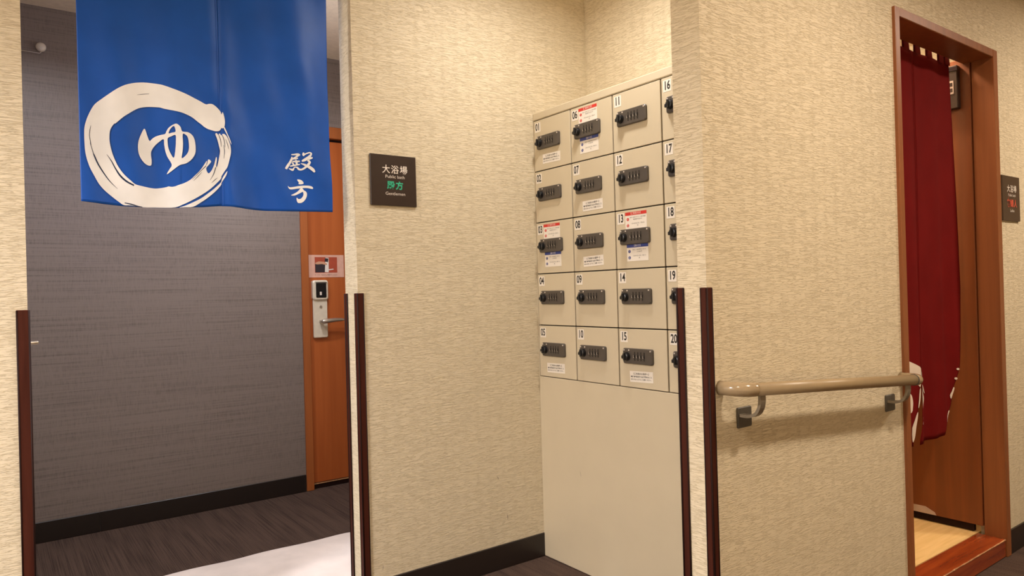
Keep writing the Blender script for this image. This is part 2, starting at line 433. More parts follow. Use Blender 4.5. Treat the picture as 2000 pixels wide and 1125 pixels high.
# wire hook with a white knob on the charcoal wall
hk = empty('wall_hook', (.218, YG, 2.385)); tag(hk, 'white wall knob with thin bent wire, high on the grey wall left of the curtain', 'hook')
bm = bmesh.new()
prof = [(0, 0), (.015, 0), (.019, .006), (.019, .014), (.022, .020), (.021, .030), (.014, .038), (0, .041)]
rings = []
for r_, d_ in prof:
    rings.append([bm.verts.new((r_ * math.cos(2 * PI * k / 20), -d_, r_ * math.sin(2 * PI * k / 20))) for k in range(20)] if r_ else [bm.verts.new((0, -d_, 0))])
for a, b in zip(rings, rings[1:]):
    for k in range(20):
        k2 = (k + 1) % 20
        if len(a) == 1: bm.faces.new((a[0], b[k], b[k2]))
        elif len(b) == 1: bm.faces.new((a[k], a[k2], b[0]))
        else: bm.faces.new((a[k], a[k2], b[k2], b[k]))
build('knob', bm, M['whiteplastic'], hk, True)
bm = bmesh.new(); tube(bm, [(-.30, -.015, -.022), (-.05, -.022, -.029), (-.008, -.024, -.031), (-.002, -.024, -.028), (0, -.024, -.012)], .0022, 8)
build('wire', bm, M['metal'], hk, True)

# small metal peg on the end of the left wall
pg = empty('metal_peg', (XW, 2.470, 1.035)); tag(pg, 'short polished metal peg sticking out of the left wall end beside its corner guard', 'peg')
bm = bmesh.new(); tube(bm, [(0, 0, 0), (.003, 0, 0), (.024, 0, .001), (.0265, 0, .001)], [.0075, .0052, .0052, .004], 14); build('pin', bm, M['metal'], pg, True)
bm = bmesh.new(); tube(bm, [(0, 0, 0), (.003, 0, 0)], .010, 16); build('collar', bm, M['metal'], pg)

# ------------------------------------------------------------------ white mat
bm = bmesh.new()
nx, ny = 60, 34; grid = {}
mx0, mx1, my0, my1 = .12, 1.46, 2.60, 3.245
def mat_pt(u, v):
    # rounded rectangle by pulling the corners in
    x = mx0 + (mx1 - mx0) * u; y = my0 + (my1 - my0) * v
    r = .13
    cx = min(max(x, mx0 + r), mx1 - r); cy = min(max(y, my0 + r), my1 - r)
    dx, dy = x - cx, y - cy; l = max(abs(dx), abs(dy)); q = math.hypot(dx, dy)
    if q > 1e-6 and dx and dy: x = cx + dx * l / q; y = cy + dy * l / q
    e = .006 * math.sin(x * 9 + 1) * max(0, v - .8) * 5 + .004 * math.sin(x * 21) * max(0, v - .9) * 10
    edge = min(u, 1 - u, v, 1 - v)
    z = .004 + .010 * (1 - math.exp(-edge * 40)) + .002 * math.sin(x * 13 + y * 7) * math.sin(y * 17)
    return x, y + e, z
top = [[bm.verts.new(mat_pt(i / nx, j / ny)) for i in range(nx + 1)] for j in range(ny + 1)]
for j in range(ny):
    for i in range(nx): bm.faces.new((top[j][i], top[j][i + 1], top[j + 1][i + 1], top[j + 1][i]))
g = bmesh.ops.extrude_edge_only(bm, edges=[e for e in bm.edges if e.is_boundary])
for v in [x for x in g['geom'] if isinstance(x, bmesh.types.BMVert)]: v.co.z = .001
tag(build('floor_mat', bm, M['mat'], None, True), 'pinkish white soft mat with rounded corners on the dark carpet below the blue curtain', 'mat')

# ------------------------------------------------------------------ pixel-free decal tools: outlines drawn in photo units on a known plane
def at(px, py, Y):
    v = CD * F + CR * (px - 1000) - CU * (py - 562.5)
    t = Y / v.y
    return v.x * t, CH + v.z * t
def smooth_pts(pts, n=3, closed=True):
    out = []; L = len(pts)
    for i in range(L if closed else L - 1):
        p0 = pts[(i - 1) % L] if closed or i > 0 else pts[0]; p1 = pts[i]
        p2 = pts[(i + 1) % L]; p3 = pts[(i + 2) % L] if closed or i + 2 < L else pts[-1]
        for k in range(n):
            t = k / n
            out.append(tuple(.5 * (2 * b + (c - a) * t + (2 * a - 5 * b + 4 * c - d) * t * t + (3 * b - a - 3 * c + d) * t ** 3)
                             for a, b, c, d in zip(p0, p1, p2, p3)))
    if not closed: out.append(pts[-1])
    return out
def shape_mesh(polys, step, surf, off):
    """polys: closed outlines in (X, Z) metres (holes allowed); laid on surf(X, Z) -> Y, off in front"""
    cu = bpy.data.curves.new('shape', 'CURVE'); cu.dimensions = '2D'; cu.fill_mode = 'BOTH'
    for P in polys:
        sp = cu.splines.new('POLY'); sp.points.add(len(P) - 1); sp.use_cyclic_u = True
        for q, (x, z) in zip(sp.points, P): q.co = (x * 10, z * 10, 0, 1)
    o = bpy.data.objects.new('t', cu); C.objects.link(o)
    dg = bpy.context.evaluated_depsgraph_get()
    me = bpy.data.meshes.new_from_object(o.evaluated_get(dg), depsgraph=dg)
    bpy.data.objects.remove(o)
    bm = bmesh.new(); bm.from_mesh(me)
    bmesh.ops.scale(bm, vec=(.1, .1, .1), verts=bm.verts)
    bmesh.ops.remove_doubles(bm, verts=bm.verts, dist=2e-5)
    bmesh.ops.triangulate(bm, faces=bm.faces)
    xs = [v.co.x for v in bm.verts]; zs = [v.co.y for v in bm.verts]
    for ax, lo, hi in ((0, min(xs), max(xs)), (1, min(zs), max(zs))):
        q = math.ceil(lo / step) * step + step * .37
        while q < hi:
            co = [0, 0, 0]; co[ax] = q; no = [0, 0, 0]; no[ax] = 1
            bmesh.ops.bisect_plane(bm, geom=bm.verts[:] + bm.edges[:] + bm.faces[:], plane_co=co, plane_no=no, dist=1e-5)
            q += step
    for v in bm.verts:
        x, z = v.co.x, v.co.y
        v.co = Vector((x, surf(x, z) - off, z))
    return bm
def stroke(pts):
    """brush stroke: [(x, y, w)...] -> closed outline"""
    P = smooth_pts(pts, 4, False)
    L, Rr = [], []
    for i, (x, y, wd) in enumerate(P):
        a = P[max(i - 1, 0)]; b = P[min(i + 1, len(P) - 1)]
        dx, dy = b[0] - a[0], b[1] - a[1]; l = math.hypot(dx, dy) or 1
        nx_, ny_ = -dy / l * wd / 2, dx / l * wd / 2
        L.append((x + nx_, y + ny_)); Rr.append((x - nx_, y - ny_))
    return L + Rr[::-1]
def crop(pts, ox, oy, s): return [(ox + p[0] * s, oy + p[1] * s, *([p[2] * s] if len(p) > 2 else [])) for p in pts]

# ------------------------------------------------------------------ blue noren curtain
YN = 2.457
BX0, BXM, BX1, BZ0, BZ1 = .221, .624, 1.005, 1.453, 2.30
def blue_y(x, z):
    t = max(0, min(1, (BZ1 - z) / (BZ1 - BZ0)))
    a = .35 + .65 * t
    y = .0085 * math.sin(x * 19 + .6 + .8 * math.sin(z * 3)) * a + .0045 * math.sin(x * 43 + z * 5) * a
    y += .006 * math.exp(-((x - BXM) / .02) ** 2) * a
    y += -.012 * max(0, (x - .93) / .07) ** 2 * math.sin(z * 5 + 1) * a
    y += .0045 * math.sin(x * 30 + z * 24) * t * t * (1 if x > .5 else .4)
    y += .009 * math.exp(-((x - .60) / .05) ** 2 - ((z - 1.78 + (x - .6) * .8) / .035) ** 2)
    return YN + y
nor = empty('noren_curtain', (.61, YN, 2.30)); tag(nor, 'long blue split curtain with white brush circle and characters, hanging in the left doorway', 'curtain')
def cloth_panel(name, xa, xb, surf, zb, zt, mat, parent, nx, nz, edges=None, th=.0009):
    bm = bmesh.new(); V = []
    for j in range(nz + 1):
        row = []
        for i in range(nx + 1):
            u = i / nx; t = j / nz
            za = zb(xa + (xb - xa) * u) if callable(zb) else zb
            z = za + (zt - za) * t
            x = xa + (xb - xa) * u
            if edges: 
                e0, e1 = edges(z); x = e0 + (e1 - e0) * u
            row.append((x, surf(x, z), z))
        V.append(row)
    F_ = [[bm.verts.new((x, y - th / 2, z)) for x, y, z in r] for r in V]
    B_ = [[bm.verts.new((x, y + th / 2, z)) for x, y, z in r] for r in V]
    for j in range(nz):
        for i in range(nx):
            bm.faces.new((F_[j][i], F_[j][i + 1], F_[j + 1][i + 1], F_[j + 1][i]))
            bm.faces.new((B_[j][i], B_[j + 1][i], B_[j + 1][i + 1], B_[j][i + 1]))
    for i in range(nx):
        bm.faces.new((F_[0][i], B_[0][i], B_[0][i + 1], F_[0][i + 1])); bm.faces.new((F_[nz][i], F_[nz][i + 1], B_[nz][i + 1], B_[nz][i]))
    for j in range(nz):
        bm.faces.new((F_[j][0], F_[j + 1][0], B_[j + 1][0], B_[j][0])); bm.faces.new((F_[j][nx], B_[j][nx], B_[j + 1][nx], F_[j + 1][nx]))
    off = parent.location
    for v in bm.verts: v.co -= off
    return build(name, bm, mat, parent, True)
BZT = [at(px, py, YN) for px, py in ((140, 391), (160, 394), (200, 399), (240, 402.5), (300, 405.5), (350, 406), (395, 405), (430, 402.5), (450, 404), (480, 408), (520, 411), (560, 413), (600, 414), (660, 415))]
def bz(x):
    for (a, va), (b, vb) in zip(BZT, BZT[1:]):
        if x <= b: return va + (vb - va) * (x - a) / (b - a)
    return BZT[-1][1]
nl = cloth_panel('left_panel', BX0, BXM + .003, blue_y, bz, BZ1, M['bluecloth'], nor, 110, 110)
nr = cloth_panel('right_panel', BXM + .0005, BX1, lambda x, z: blue_y(x, z) - .0012 * math.exp(-((x - BXM) / .006) ** 2), bz, BZ1, M['bluecloth'], nor, 110, 110)
bm = bmesh.new(); tube(bm, [(XW + .001, YN, 2.318), (X0 - .001, YN, 2.318)], .012, 16)
o = build('tension_rod', bm, M['whiteplastic'], None, True); tag(o, 'round rod across the top of the left doorway carrying the blue curtain', 'curtain rod')
for i in range(9):
    bm = bmesh.new()
    xx = BX0 + .03 + i * (BX1 - BX0 - .06) / 8
    loop = [(xx - .61, .0145 * math.sin(a), .018 + .0145 * math.cos(a)) for a in [PI * (.95 - k * 1.9 / 12) for k in range(13)]]
    rows = [(bm.verts.new((p[0] - .02, p[1], p[2])), bm.verts.new((p[0] + .02, p[1], p[2]))) for p in loop]
    for a, b in zip(rows, rows[1:]): bm.faces.new((a[0], a[1], b[1], b[0]))
    build('hanging_loop', bm, M['bluecloth'], nor)
# stitched seam down the middle and hems
for xx, nm in ((BXM - .006, 'seam'), (BXM + .006, 'seam')):
    bm = bmesh.new(); tube(bm, [(xx - .61, blue_y(xx, z) - YN - .0009, z - 2.30) for z in [BZ0 + .002 + k * .02 for k in range(42)]], .0007, 5)
    build(nm, bm, M['bluecloth'], nl if xx < BXM else nr, True)
for xa, xb, pr in ((BX0, BXM - .002, nl), (BXM + .002, BX1, nr)):
    bm = bmesh.new(); tube(bm, [(x - .61, blue_y(x, bz(x) + .006) - YN - .0008, bz(x) + .007 - 2.30) for x in [xa + (xb - xa) * k / 40 for k in range(41)]], .0007, 5)
    build('hem', bm, M['bluecloth'], pr, True)

def decal(name, polys_px, mat, parent, off, step=.012, smoothn=3, Y=YN, surf=blue_y, origin=(.61, YN, 2.30), clip=None):
    polys = []
    for P in polys_px:
        P = smooth_pts(P, smoothn) if smoothn > 1 else P
        polys.append([at(p[0], p[1], Y) for p in P])
    bm = shape_mesh(polys, step, surf, off)
    for v in bm.verts: v.co -= Vector(origin)
    for f in bm.faces:
        f.normal_update()
        if f.normal.y > 0: f.normal_flip()
    me = bpy.data.meshes.new(name); bm.to_mesh(me); bm.free(); me.materials.append(mat)
    for p in me.polygons: p.use_smooth = True
    o = bpy.data.objects.new(name, me); C.objects.link(o); o.parent = parent
    return o
K = .1244
A_ = lambda pts: crop(pts, 150, 150, K)
B2 = lambda pts: crop(pts, 300, 150, K)
C3 = lambda pts: crop(pts, 150, 280, K)
D4 = lambda pts: crop(pts, 300, 280, K)
main = (C3([(1050, 1002), (850, 975), (740, 970), (660, 920), (540, 830), (430, 740), (340, 640), (270, 520), (200, 390), (150, 250), (125, 130), (115, 0)])
        + A_([(110, 930), (115, 800), (150, 670), (210, 540), (280, 435), (390, 350), (520, 260), (640, 185), (760, 130), (900, 95), (1050, 82), (1190, 95)])
        + B2([(60, 108), (150, 130), (340, 205), (500, 270), (640, 340), (740, 390), (820, 433), (870, 425), (930, 435), (1000, 490), (1050, 550), (1066, 592), (1080, 555), (1100, 610), (1115, 700), (1105, 790),
              (1075, 815), (1060, 808), (1030, 850), (970, 860), (910, 845), (850, 825), (790, 790), (750, 755), (690, 710), (600, 640), (500, 590), (400, 555), (250, 520), (150, 495), (100, 478), (0, 468)])
        + A_([(1100, 467), (1000, 483), (920, 515), (820, 575), (720, 640), (600, 740), (590, 735), (545, 790), (515, 860), (508, 960)])
        + C3([(515, 0), (545, 130), (590, 250), (650, 370), (740, 490), (850, 590), (920, 645), (1040, 675), (1140, 695), (1230, 705)])
        + D4([(100, 700), (200, 685), (240, 672), (290, 680), (345, 672), (385, 656), (480, 625), (570, 575), (640, 510), (720, 430), (790, 330), (825, 280), (820, 330), (800, 365), (830, 330), (850, 258), (895, 290), (860, 340),
              (815, 400), (848, 478), (900, 430), (945, 330), (975, 220), (990, 250), (975, 350), (985, 380), (1005, 320), (1020, 250), (1040, 130), (1025, 50), (995, -60)])
        + B2([(963, 905), (985, 888), (1010, 915), (1030, 893), (1060, 925), (1075, 903), (1110, 908), (1150, 960), (1185, 1050)])
        + D4([(1200, 60), (1206, 150), (1180, 280), (1150, 380), (1110, 440), (1060, 520), (1050, 560), (960, 650), (850, 745), (700, 840), (560, 915), (450, 965), (340, 1004), (150, 1006), (0, 1004)]))
sliver = D4([(1152, 440), (1125, 520), (1060, 620), (1050, 660), (960, 760), (840, 860), (720, 940), (610, 1000), (480, 1006), (400, 1008), (480, 985), (600, 935), (740, 865), (860, 780), (960, 700), (1050, 615), (1065, 570), (1110, 490)])
whisk = B2([(1098, 795), (1115, 810), (1150, 900), (1190, 990), (1213, 1070), (1185, 1020), (1140, 910), (1100, 830)])
for q in (main, sliver, whisk): decal('brush_circle', [q], M['print'], nl, .0026)
hair = [A_([(213, 775, 4), (200, 850, 9), (193, 930, 8), (203, 1000, 9), (215, 1080, 12)]),
        C3([(205, 0, 9), (250, 150, 10), (270, 200, 20), (330, 330, 22), (420, 470, 18), (520, 600, 12), (640, 715, 3)]),
        C3([(468, 178, 5), (540, 280, 14), (600, 390, 18), (680, 510, 26), (780, 600, 26), (895, 662, 22)]),
        A_([(950, 280, 3), (1040, 268, 7), (1140, 260, 5)]),
        C3([(750, 935, 12), (850, 955, 18), (950, 985, 14), (1030, 1000, 10)]),
        D4([(620, 590, 3), (680, 530, 8), (745, 460, 3)]), D4([(600, 570, 3), (650, 520, 6), (760, 410, 9), (810, 365, 12)]),
        D4([(875, 585, 3), (930, 490, 10), (968, 380, 12)]), D4([(900, 625, 3), (950, 580, 9), (995, 545, 3)]),
        B2([(1015, 912, 8), (1045, 990, 10), (1060, 1100, 6)]), B2([(1070, 918, 8), (1100, 1000, 9), (1115, 1110, 5)]), B2([(1120, 985, 3), (1150, 1060, 7), (1170, 1140, 3)]),
        D4([(1095, 30, 5), (1108, 130, 9), (1100, 240, 4)])]
for h in hair: decal('brush_hairline', [stroke(h)], M['blueprint'], nl, .0030, smoothn=1)
E5 = lambda p: crop(p, 260, 230, .1022)
yu = E5([(215, 202), (150, 320), (105, 440), (92, 560), (105, 680), (150, 780), (215, 860), (280, 902), (330, 910), (358, 888), (362, 800), (352, 720), (355, 640), (390, 570), (440, 510), (510, 450), (588, 403),
         (600, 500), (620, 620), (660, 740), (742, 890), (700, 980), (652, 1075), (760, 1000), (885, 908), (1000, 880), (1100, 810), (1170, 700), (1183, 580), (1165, 430), (1120, 340), (1040, 285), (930, 270),
         (900, 190), (860, 140), (815, 118), (750, 140), (680, 190), (640, 250), (615, 305), (540, 320), (440, 350), (370, 395), (325, 435), (280, 340), (250, 250)])
h1 = E5([(680, 298), (700, 230), (740, 180), (775, 163), (795, 200), (803, 272), (740, 285)])
h2 = E5([(665, 388), (730, 355), (805, 335), (812, 450), (805, 600), (780, 765), (720, 680), (680, 580), (665, 480)])
h3 = E5([(938, 320), (1000, 340), (1035, 390), (1052, 500), (1050, 620), (1010, 710), (922, 780), (935, 650), (942, 500)])
decal('hiragana_print', [yu, h1, h2, h3], M['print'], nl, .0026)
G6 = lambda p: crop(p, 550, 290, .0489)
tono = [[(390, 245, 40), (480, 245, 55), (640, 245, 80), (715, 285, 40)], [(660, 270, 90), (560, 345, 60), (430, 410, 50)], [(640, 395, 50), (560, 405, 60), (430, 420, 60)],
        [(405, 325, 20), (410, 400, 75), (340, 560, 95), (250, 690, 105), (175, 815, 95)],
        [(560, 450, 40), (590, 550, 80), (610, 680, 60)], [(430, 520, 50), (560, 520, 70), (710, 520, 55)], [(420, 560, 50), (470, 620, 60), (480, 690, 60)], [(340, 705, 45), (500, 675, 60), (715, 640, 45)],
        [(295, 795, 20), (370, 830, 65), (450, 850, 85), (490, 790, 50), (530, 745, 40), (620, 760, 60), (680, 830, 75), (780, 850, 70), (890, 790, 80), (1000, 690, 100), (1060, 600, 90), (1075, 570, 70), (1030, 520, 70), (980, 500, 60)],
        [(830, 180, 40), (835, 260, 90), (850, 320, 40)], [(860, 265, 60), (960, 220, 50), (1060, 195, 55), (1125, 235, 60), (1080, 320, 90), (980, 410, 110), (870, 480, 110), (780, 520, 55)],
        [(1180, 400, 40), (1120, 410, 80), (1010, 450, 80)], [(745, 608, 25), (830, 640, 60), (930, 690, 90)], [(980, 720, 90), (1080, 780, 110), (1200, 880, 110), (1265, 970, 60)]]
for i, s_ in enumerate(tono):
    decal('character_stroke', [stroke(G6(s_))], M['print'], nr, .0013 + .00008 * i, smoothn=1)
H7 = lambda p: crop(p, 550, 345, .05335)
kata = [H7([(565, 115), (650, 105), (740, 150), (790, 220), (780, 270), (680, 285), (615, 265), (628, 210)]),
        H7([(215, 345), (280, 395), (450, 375), (700, 335), (880, 335), (1020, 350), (1110, 400), (1105, 465), (950, 430), (800, 420), (560, 445), (400, 470), (290, 470), (235, 420)]),
        H7([(690, 425), (740, 415), (800, 500), (880, 560), (910, 640), (890, 760), (820, 880), (720, 960), (620, 975), (560, 955), (525, 860), (535, 775), (590, 822), (680, 815), (760, 730), (785, 640), (765, 568), (740, 570), (600, 640), (450, 700), (320, 690), (420, 640), (560, 560), (640, 480)])]
for i, q in enumerate(kata): decal('character_stroke', [q], M['print'], nr, .0013 + .0002 * i)

# ------------------------------------------------------------------ signs
def sign(x0, z0, mat, label, lines, name='room_sign', y=YA):
    s = empty(name, (x0, y, z0)); tag(s, label, 'sign')
    bm = bmesh.new(); box(bm, 0, .19, -.008, 0, 0, .19, bev=.0012); p = build('panel', bm, mat, s)
    bm = bmesh.new(); box(bm, .001, .010, -.0088, -.008, .001, .189); build('side_channel', bm, mat, s)
    for t_, sz, mt, cx, cz, kw in lines: text('lettering', t_, sz, mt, s, (cx, -.0089, cz), **kw)
    return s
sign(1.1335, 1.4800, M['signbrown'], 'square dark brown sign with white and green characters, left of the lockers',
     [('大浴場', .0335, M['white'], .1, .134, dict(bold=.0004, space=1.18)), ('Public bath', .0165, M['white'], .1, .1085, dict(sx=1.12)),
      ('殿方', .032, M['green'], .1, .0745, dict(bold=.0011, space=1.2)), ('Gentlemen', .0165, M['white'], .1, .045, dict(sx=1.12))])
sign(3.403, 1.388, M['signbrown2'], 'brown sign with coral characters, right of the wooden doorway',
     [('大浴場', .0325, M['white'], .1, .134, dict(bold=.0004, space=1.18)), ('Public bath', .0165, M['white'], .1, .1085, dict(sx=1.12)),
      ('御婦人', .034, M['coral'], .1, .072, dict(bold=.0011, space=1.1)), ('Ladies', .0165, M['white'], .1, .043, dict(sx=1.12))], y=YH)

# ------------------------------------------------------------------ lockers
lc = empty('locker_cabinet', (XL, 2.402, 0), -PI / 2)
tag(lc, 'cream steel bank of numbered lockers with dark combination locks in the alcove', 'lockers')
W, DH, ZT, ZTOP = .241, .2202, 1.8784, 1.912
WT = W * 4 + .004
bm = bmesh.new()
box(bm, .002, WT, .019, .318, .002, ZTOP - .002)
build('body', bm, M['locker'], lc)
boxobj('top_rail', (0, WT + .002, 0, .318, ZT + .002, ZTOP), M['locker'], lc, bev=.003)
boxobj('side_panel', (-.004, .0, .002, .31, .002, ZTOP - .002), M['locker'], lc)
boxobj('base_panel', (.0005, WT, 0, .0185, .002, ZT - 5 * DH - .001), M['locker'], lc, bev=.002)
boxobj('gap_backing', (.001, WT - .001, .012, .0188, ZT - 5 * DH, ZT + .001), M['dark'], lc)
# shared sub-part meshes, built once at the door's upper left corner
def bmm(fn, mats, name, smooth=False):
    bm = bmesh.new(); fn(bm); bmesh.ops.recalc_face_normals(bm, faces=bm.faces)
    me = bpy.data.meshes.new(name); bm.to_mesh(me); bm.free()
    for q in mats: me.materials.append(q)
    if smooth:
        for p in me.polygons: p.use_smooth = True
    return me
m_door = bmm(lambda b: box(b, .0032, W - .0032, 0, .0085, -DH + .0022, -.0022, bev=.0012), [M['locker']], 'door')
m_plate = bmm(lambda b: rounded_panel(b, .030, .176, -.130, -.073, -.010, 0, .008, bev=.0025), [M['lock']], 'lock_plate')
def f_knob(b):
    tube(b, [(.052, -.0095, -.103), (.052, -.014, -.103)], .0165, 20)
    tube(b, [(.052, -.014, -.103), (.052, -.0225, -.103), (.052, -.024, -.103)], [.0145, .0135, .0105], 20)
    box(b, .0485, .0555, -.030, -.022, -.118, -.088, bev=.0022)
    box(b, .034, .052, -.024, -.016, -.112, -.100, bev=.002)
m_knob = bmm(f_knob, [M['knob']], 'lock_knob')
def f_dial(b):
    box(b, -.0025, .0025, -.0112, -.0098, -.016, .016, bev=.0006)
    tube(b, [(-.0020, -.006, 0), (.0020, -.006, 0)], .0085, 14)
m_dial = bmm(f_dial, [M['dial']], 'dial')
m_digit = bmm(lambda b: box(b, -.0052, -.0024, -.0125, -.0112, -.006, .003, bev=.0003), [M['silver']], 'digit_mark')
m_screw = bmm(lambda b: tube(b, [(0, -.009, 0), (0, -.0112, 0)], .003, 10), [M['silver']], 'screw')
m_num = bmm(lambda b: box(b, .012, .048, -.0006, 0, -.052, -.011), [M['label']], 'number_label')
m_note = bmm(lambda b: box(b, 0, .114, -.0006, 0, -.040, 0), [M['label']], 'notice_sticker')
m_ins = bmm(lambda b: box(b, 0, .106, -.0006, 0, -.062, 0), [M['label']], 'instruction_sticker')
def put(name, me, parent, loc=(0, 0, 0), roty=0):
    o = bpy.data.objects.new(name, me); C.objects.link(o); o.parent = parent; o.location = loc; o.rotation_euler = (0, roty, 0)
    return o
def join_bms(items, mats, name):
    """items: (mesh, offset, material index)"""
    bm = bmesh.new()
    for me, off, mi in items:
        n0 = len(bm.verts); f0 = len(bm.faces)
        bm.from_mesh(me); bm.verts.ensure_lookup_table(); bm.faces.ensure_lookup_table()
        for v in bm.verts[n0:]: v.co += Vector(off)
        for f in bm.faces[f0:]: f.material_index = mi
    me = bpy.data.meshes.new(name); bm.to_mesh(me); bm.free()
    for q in mats: me.materials.append(q)
    return me
t_note = join_bms([(text_mesh('《ご利用のお客様へ》', .0085, bold=.00012), (.057, -.0008, -.010), 0),
                   (text_mesh('暗証番号設定後は必ず閉めること', .0070, bold=.00014), (.057, -.0008, -.0205), 0),
                   (text_mesh('忘れのないようにご注意ください。', .0066, bold=.00010), (.057, -.0008, -.0305), 0)], [M['ink']], 'notice_text')
def ins_print(head):
    it = []
    b = bmesh.new(); box(b, 0, .106, -.0009, -.0006, -.012, 0); hm = bpy.data.meshes.new('h'); b.to_mesh(hm); b.free()
    it.append((hm, (0, 0, 0), 0))
    for zz in (-.026, -.049):
        b = bmesh.new(); tube(b, [(.013, -.0004, zz), (.013, -.0009, zz)], .006, 16); cm = bpy.data.meshes.new('c'); b.to_mesh(cm); b.free()
        it.append((cm, (0, 0, 0), 0))
    for zz, s_ in ((-.026, '1'), (-.049, '2')): it.append((text_mesh(s_, .010, bold=.0001), (.013, -.0011, zz), 2))
    it.append((text_mesh(head[0], .0085), (.053, -.0011, -.006), 2))
    for zz, s_ in zip((-.0205, -.028, -.043, -.051), head[1:]): it.append((text_mesh(s_, .0056), (.062, -.0008, zz), 1))
    return it
t_red = join_bms(ins_print(['【ご使用方法】', '0000 に設定されている事を確認', '暗証番号を合わせ', 'つまみを右に回して閉める', '閉']), [M['red'], M['inkgrey'], M['label']], 'red_print')
t_blue = join_bms(ins_print(['【開け方】', '設定した暗証番号に合わせ', 'る 0000 開', 'つまみを左に回して開ける', '開']), [M['blue_ink'], M['inkgrey'], M['label']], 'blue_print')
notes = {1: (.060, -.153, -.02), 5: (.052, -.160, .02), 7: (.062, -.162, .01), 8: (.058, -.162, .03), 15: (.055, -.158, .03), 17: (.060, -.160, .01)}
for c in range(4):
    for r in range(5):
        n = c * 5 + r + 1
        d = put('door', m_door, lc, (c * W + .001, 0, ZT - r * DH), 0)
        d['label'] = 'cream locker door numbered %02d' % n + (' with red and blue instruction stickers' if n in (3, 6, 13) else ' with white notice sticker' if n in notes else '')
        put('lock_plate', m_plate, d); put('lock_knob', m_knob, d)
        for q in (.168, .038, .062): put('screw', m_screw, d, (q, 0, -.080))
        for k in range(4):
            put('dial', m_dial, d, (.091 + k * .0155, 0, -.101)); put('digit_mark', m_digit, d, (.091 + k * .0155, 0, -.101))
        put('number_label', m_num, d)
        text('number', '%02d' % n, .042, M['ink'], d, (.030, -.0009, -.0315), bold=.0010, sx=.70)
        if n in notes:
            x, z, ro = notes[n]
            put('notice_sticker', m_note, d, (x, 0, z), -ro); put('notice_text', t_note, d, (x, 0, z), -ro)
        if n in (3, 6, 13):
            dx = random.uniform(-.002, .002)
            put('instruction_sticker', m_ins, d, (.054 + dx, 0, -.011), 0)
            put('instruction_print', t_red, d, (.054 + dx, 0, -.011), 0)
            put('instruction_sticker', m_ins, d, (.058 + dx, 0, -.130), 0)
            put('instruction_print', t_blue, d, (.058 + dx, 0, -.130), 0)

# ------------------------------------------------------------------ handrail
hr = empty('handrail', (1.50, YH, .8)); tag(hr, 'beige round handrail on two grey brackets along the cream wall', 'handrail')
rz = lambda x: .8845 - (x - 1.50) * .068        # the rail drops slightly to the right
yr = -.070
RR = .0172
def rl(x): return (x - 1.50, yr, rz(x) - .8)
bm = bmesh.new(); tube(bm, [rl(1.562), rl(2.435)], RR, 28); build('rail', bm, M['rail'], hr, True)
def elbow(xs, xw, rad):
    pts = [rl(xs)]
    sg = 1 if xw > xs else -1
    R_ = .044
    xc = xw - sg * R_
    for k in range(13):
        a = PI / 2 * k / 12
        x = xc + sg * R_ * math.sin(a); y = yr + R_ * (1 - math.cos(a))
        pts.append((x - 1.50, y, rz(x) - .8))
    pts.append((xw - 1.50, -.001, rz(xw) - .8))
    bm = bmesh.new(); tube(bm, pts, rad, 28); return bm
build('end_elbow', elbow(1.564, 1.519, RR + .0012), M['elbow'], hr, True)
build('end_elbow', elbow(2.433, 2.490, RR + .0012), M['elbow'], hr, True)
bm = bmesh.new(); tube(bm, [rl(2.430), rl(2.4335)], RR + .0018, 28); build('joint_ring', bm, M['plate'], hr)
for xc, px0 in ((1.598, 1.585), (2.392, 2.380)):
    x = xc - 1.50; zr = rz(xc) - .8
    bm = bmesh.new(); rounded_panel(bm, px0 - 1.5, px0 - 1.5 + .060, zr - .110, zr - .055, -.006, 0, .004, bev=.002)
    build('bracket_plate', bm, M['plate'], hr)
    bm = bmesh.new()
    P = [(-.008, -.075), (-.035, -.074), (-.055, -.066), (-.066, -.050), (yr, -.032), (yr, -.012)]
    P = smooth_pts(P, 5, False); V = []
    for i, (y, z) in enumerate(P):
        a = P[max(i - 1, 0)]; b = P[min(i + 1, len(P) - 1)]; ty, tz = b[0] - a[0], b[1] - a[1]; l = math.hypot(ty, tz)
        ny_, nz_ = -tz / l * .004, ty / l * .004
        V.append([bm.verts.new((x - .011, y + ny_, zr + z + nz_)), bm.verts.new((x + .011, y + ny_, zr + z + nz_)), bm.verts.new((x + .011, y - ny_, zr + z - nz_)), bm.verts.new((x - .011, y - ny_, zr + z - nz_))])
    for a, b in zip(V, V[1:]):
        for k in range(4): bm.faces.new((a[k], a[(k + 1) % 4], b[(k + 1) % 4], b[k]))
    bm.faces.new(V[0]); bm.faces.new(V[-1])
    build('bracket_arm', bm, M['bracket'], hr)

# ------------------------------------------------------------------ women's doorway: frame, sill, open leaf, closer
d2 = struct(empty('door_2', (DX0, YH, 0)))
wd = DX1 - DX0
def jamb(name, x0, x1, z0, z1, y1=.101):
    bm = bmesh.new(); box(bm, x0, x1, -.012, y1, z0, z1, bev=.002); return build(name, bm, M['brownframe'], d2)
jamb('left_jamb', 0, .030, 0, DZ); jamb('right_jamb', wd - .040, wd, 0, DZ, .072); jamb('head_jamb', .0305, wd - .0425, DZ - .032, DZ)
bm = bmesh.new(); box(bm, .031, wd - .043, -.006, YP - YH + .003, .001, .0735, bev=.003); build('sill', bm, M['sill'], d2)
bm = bmesh.new()
tube(bm, [(.034 + k * (wd - .08) / 30, -.0055, .0705 + random.uniform(-.0006, .0006)) for k in range(31)], [random.uniform(.0014, .0032) for k in range(31)], 8)
build('worn_edge', bm, M['worn'], d2)
lf = boxobj('door_leaf', (wd - .048, wd - .0165, .0735, .103 + .80, .108, 2.078), M['brown'], d2, bev=.002)
bm = bmesh.new()
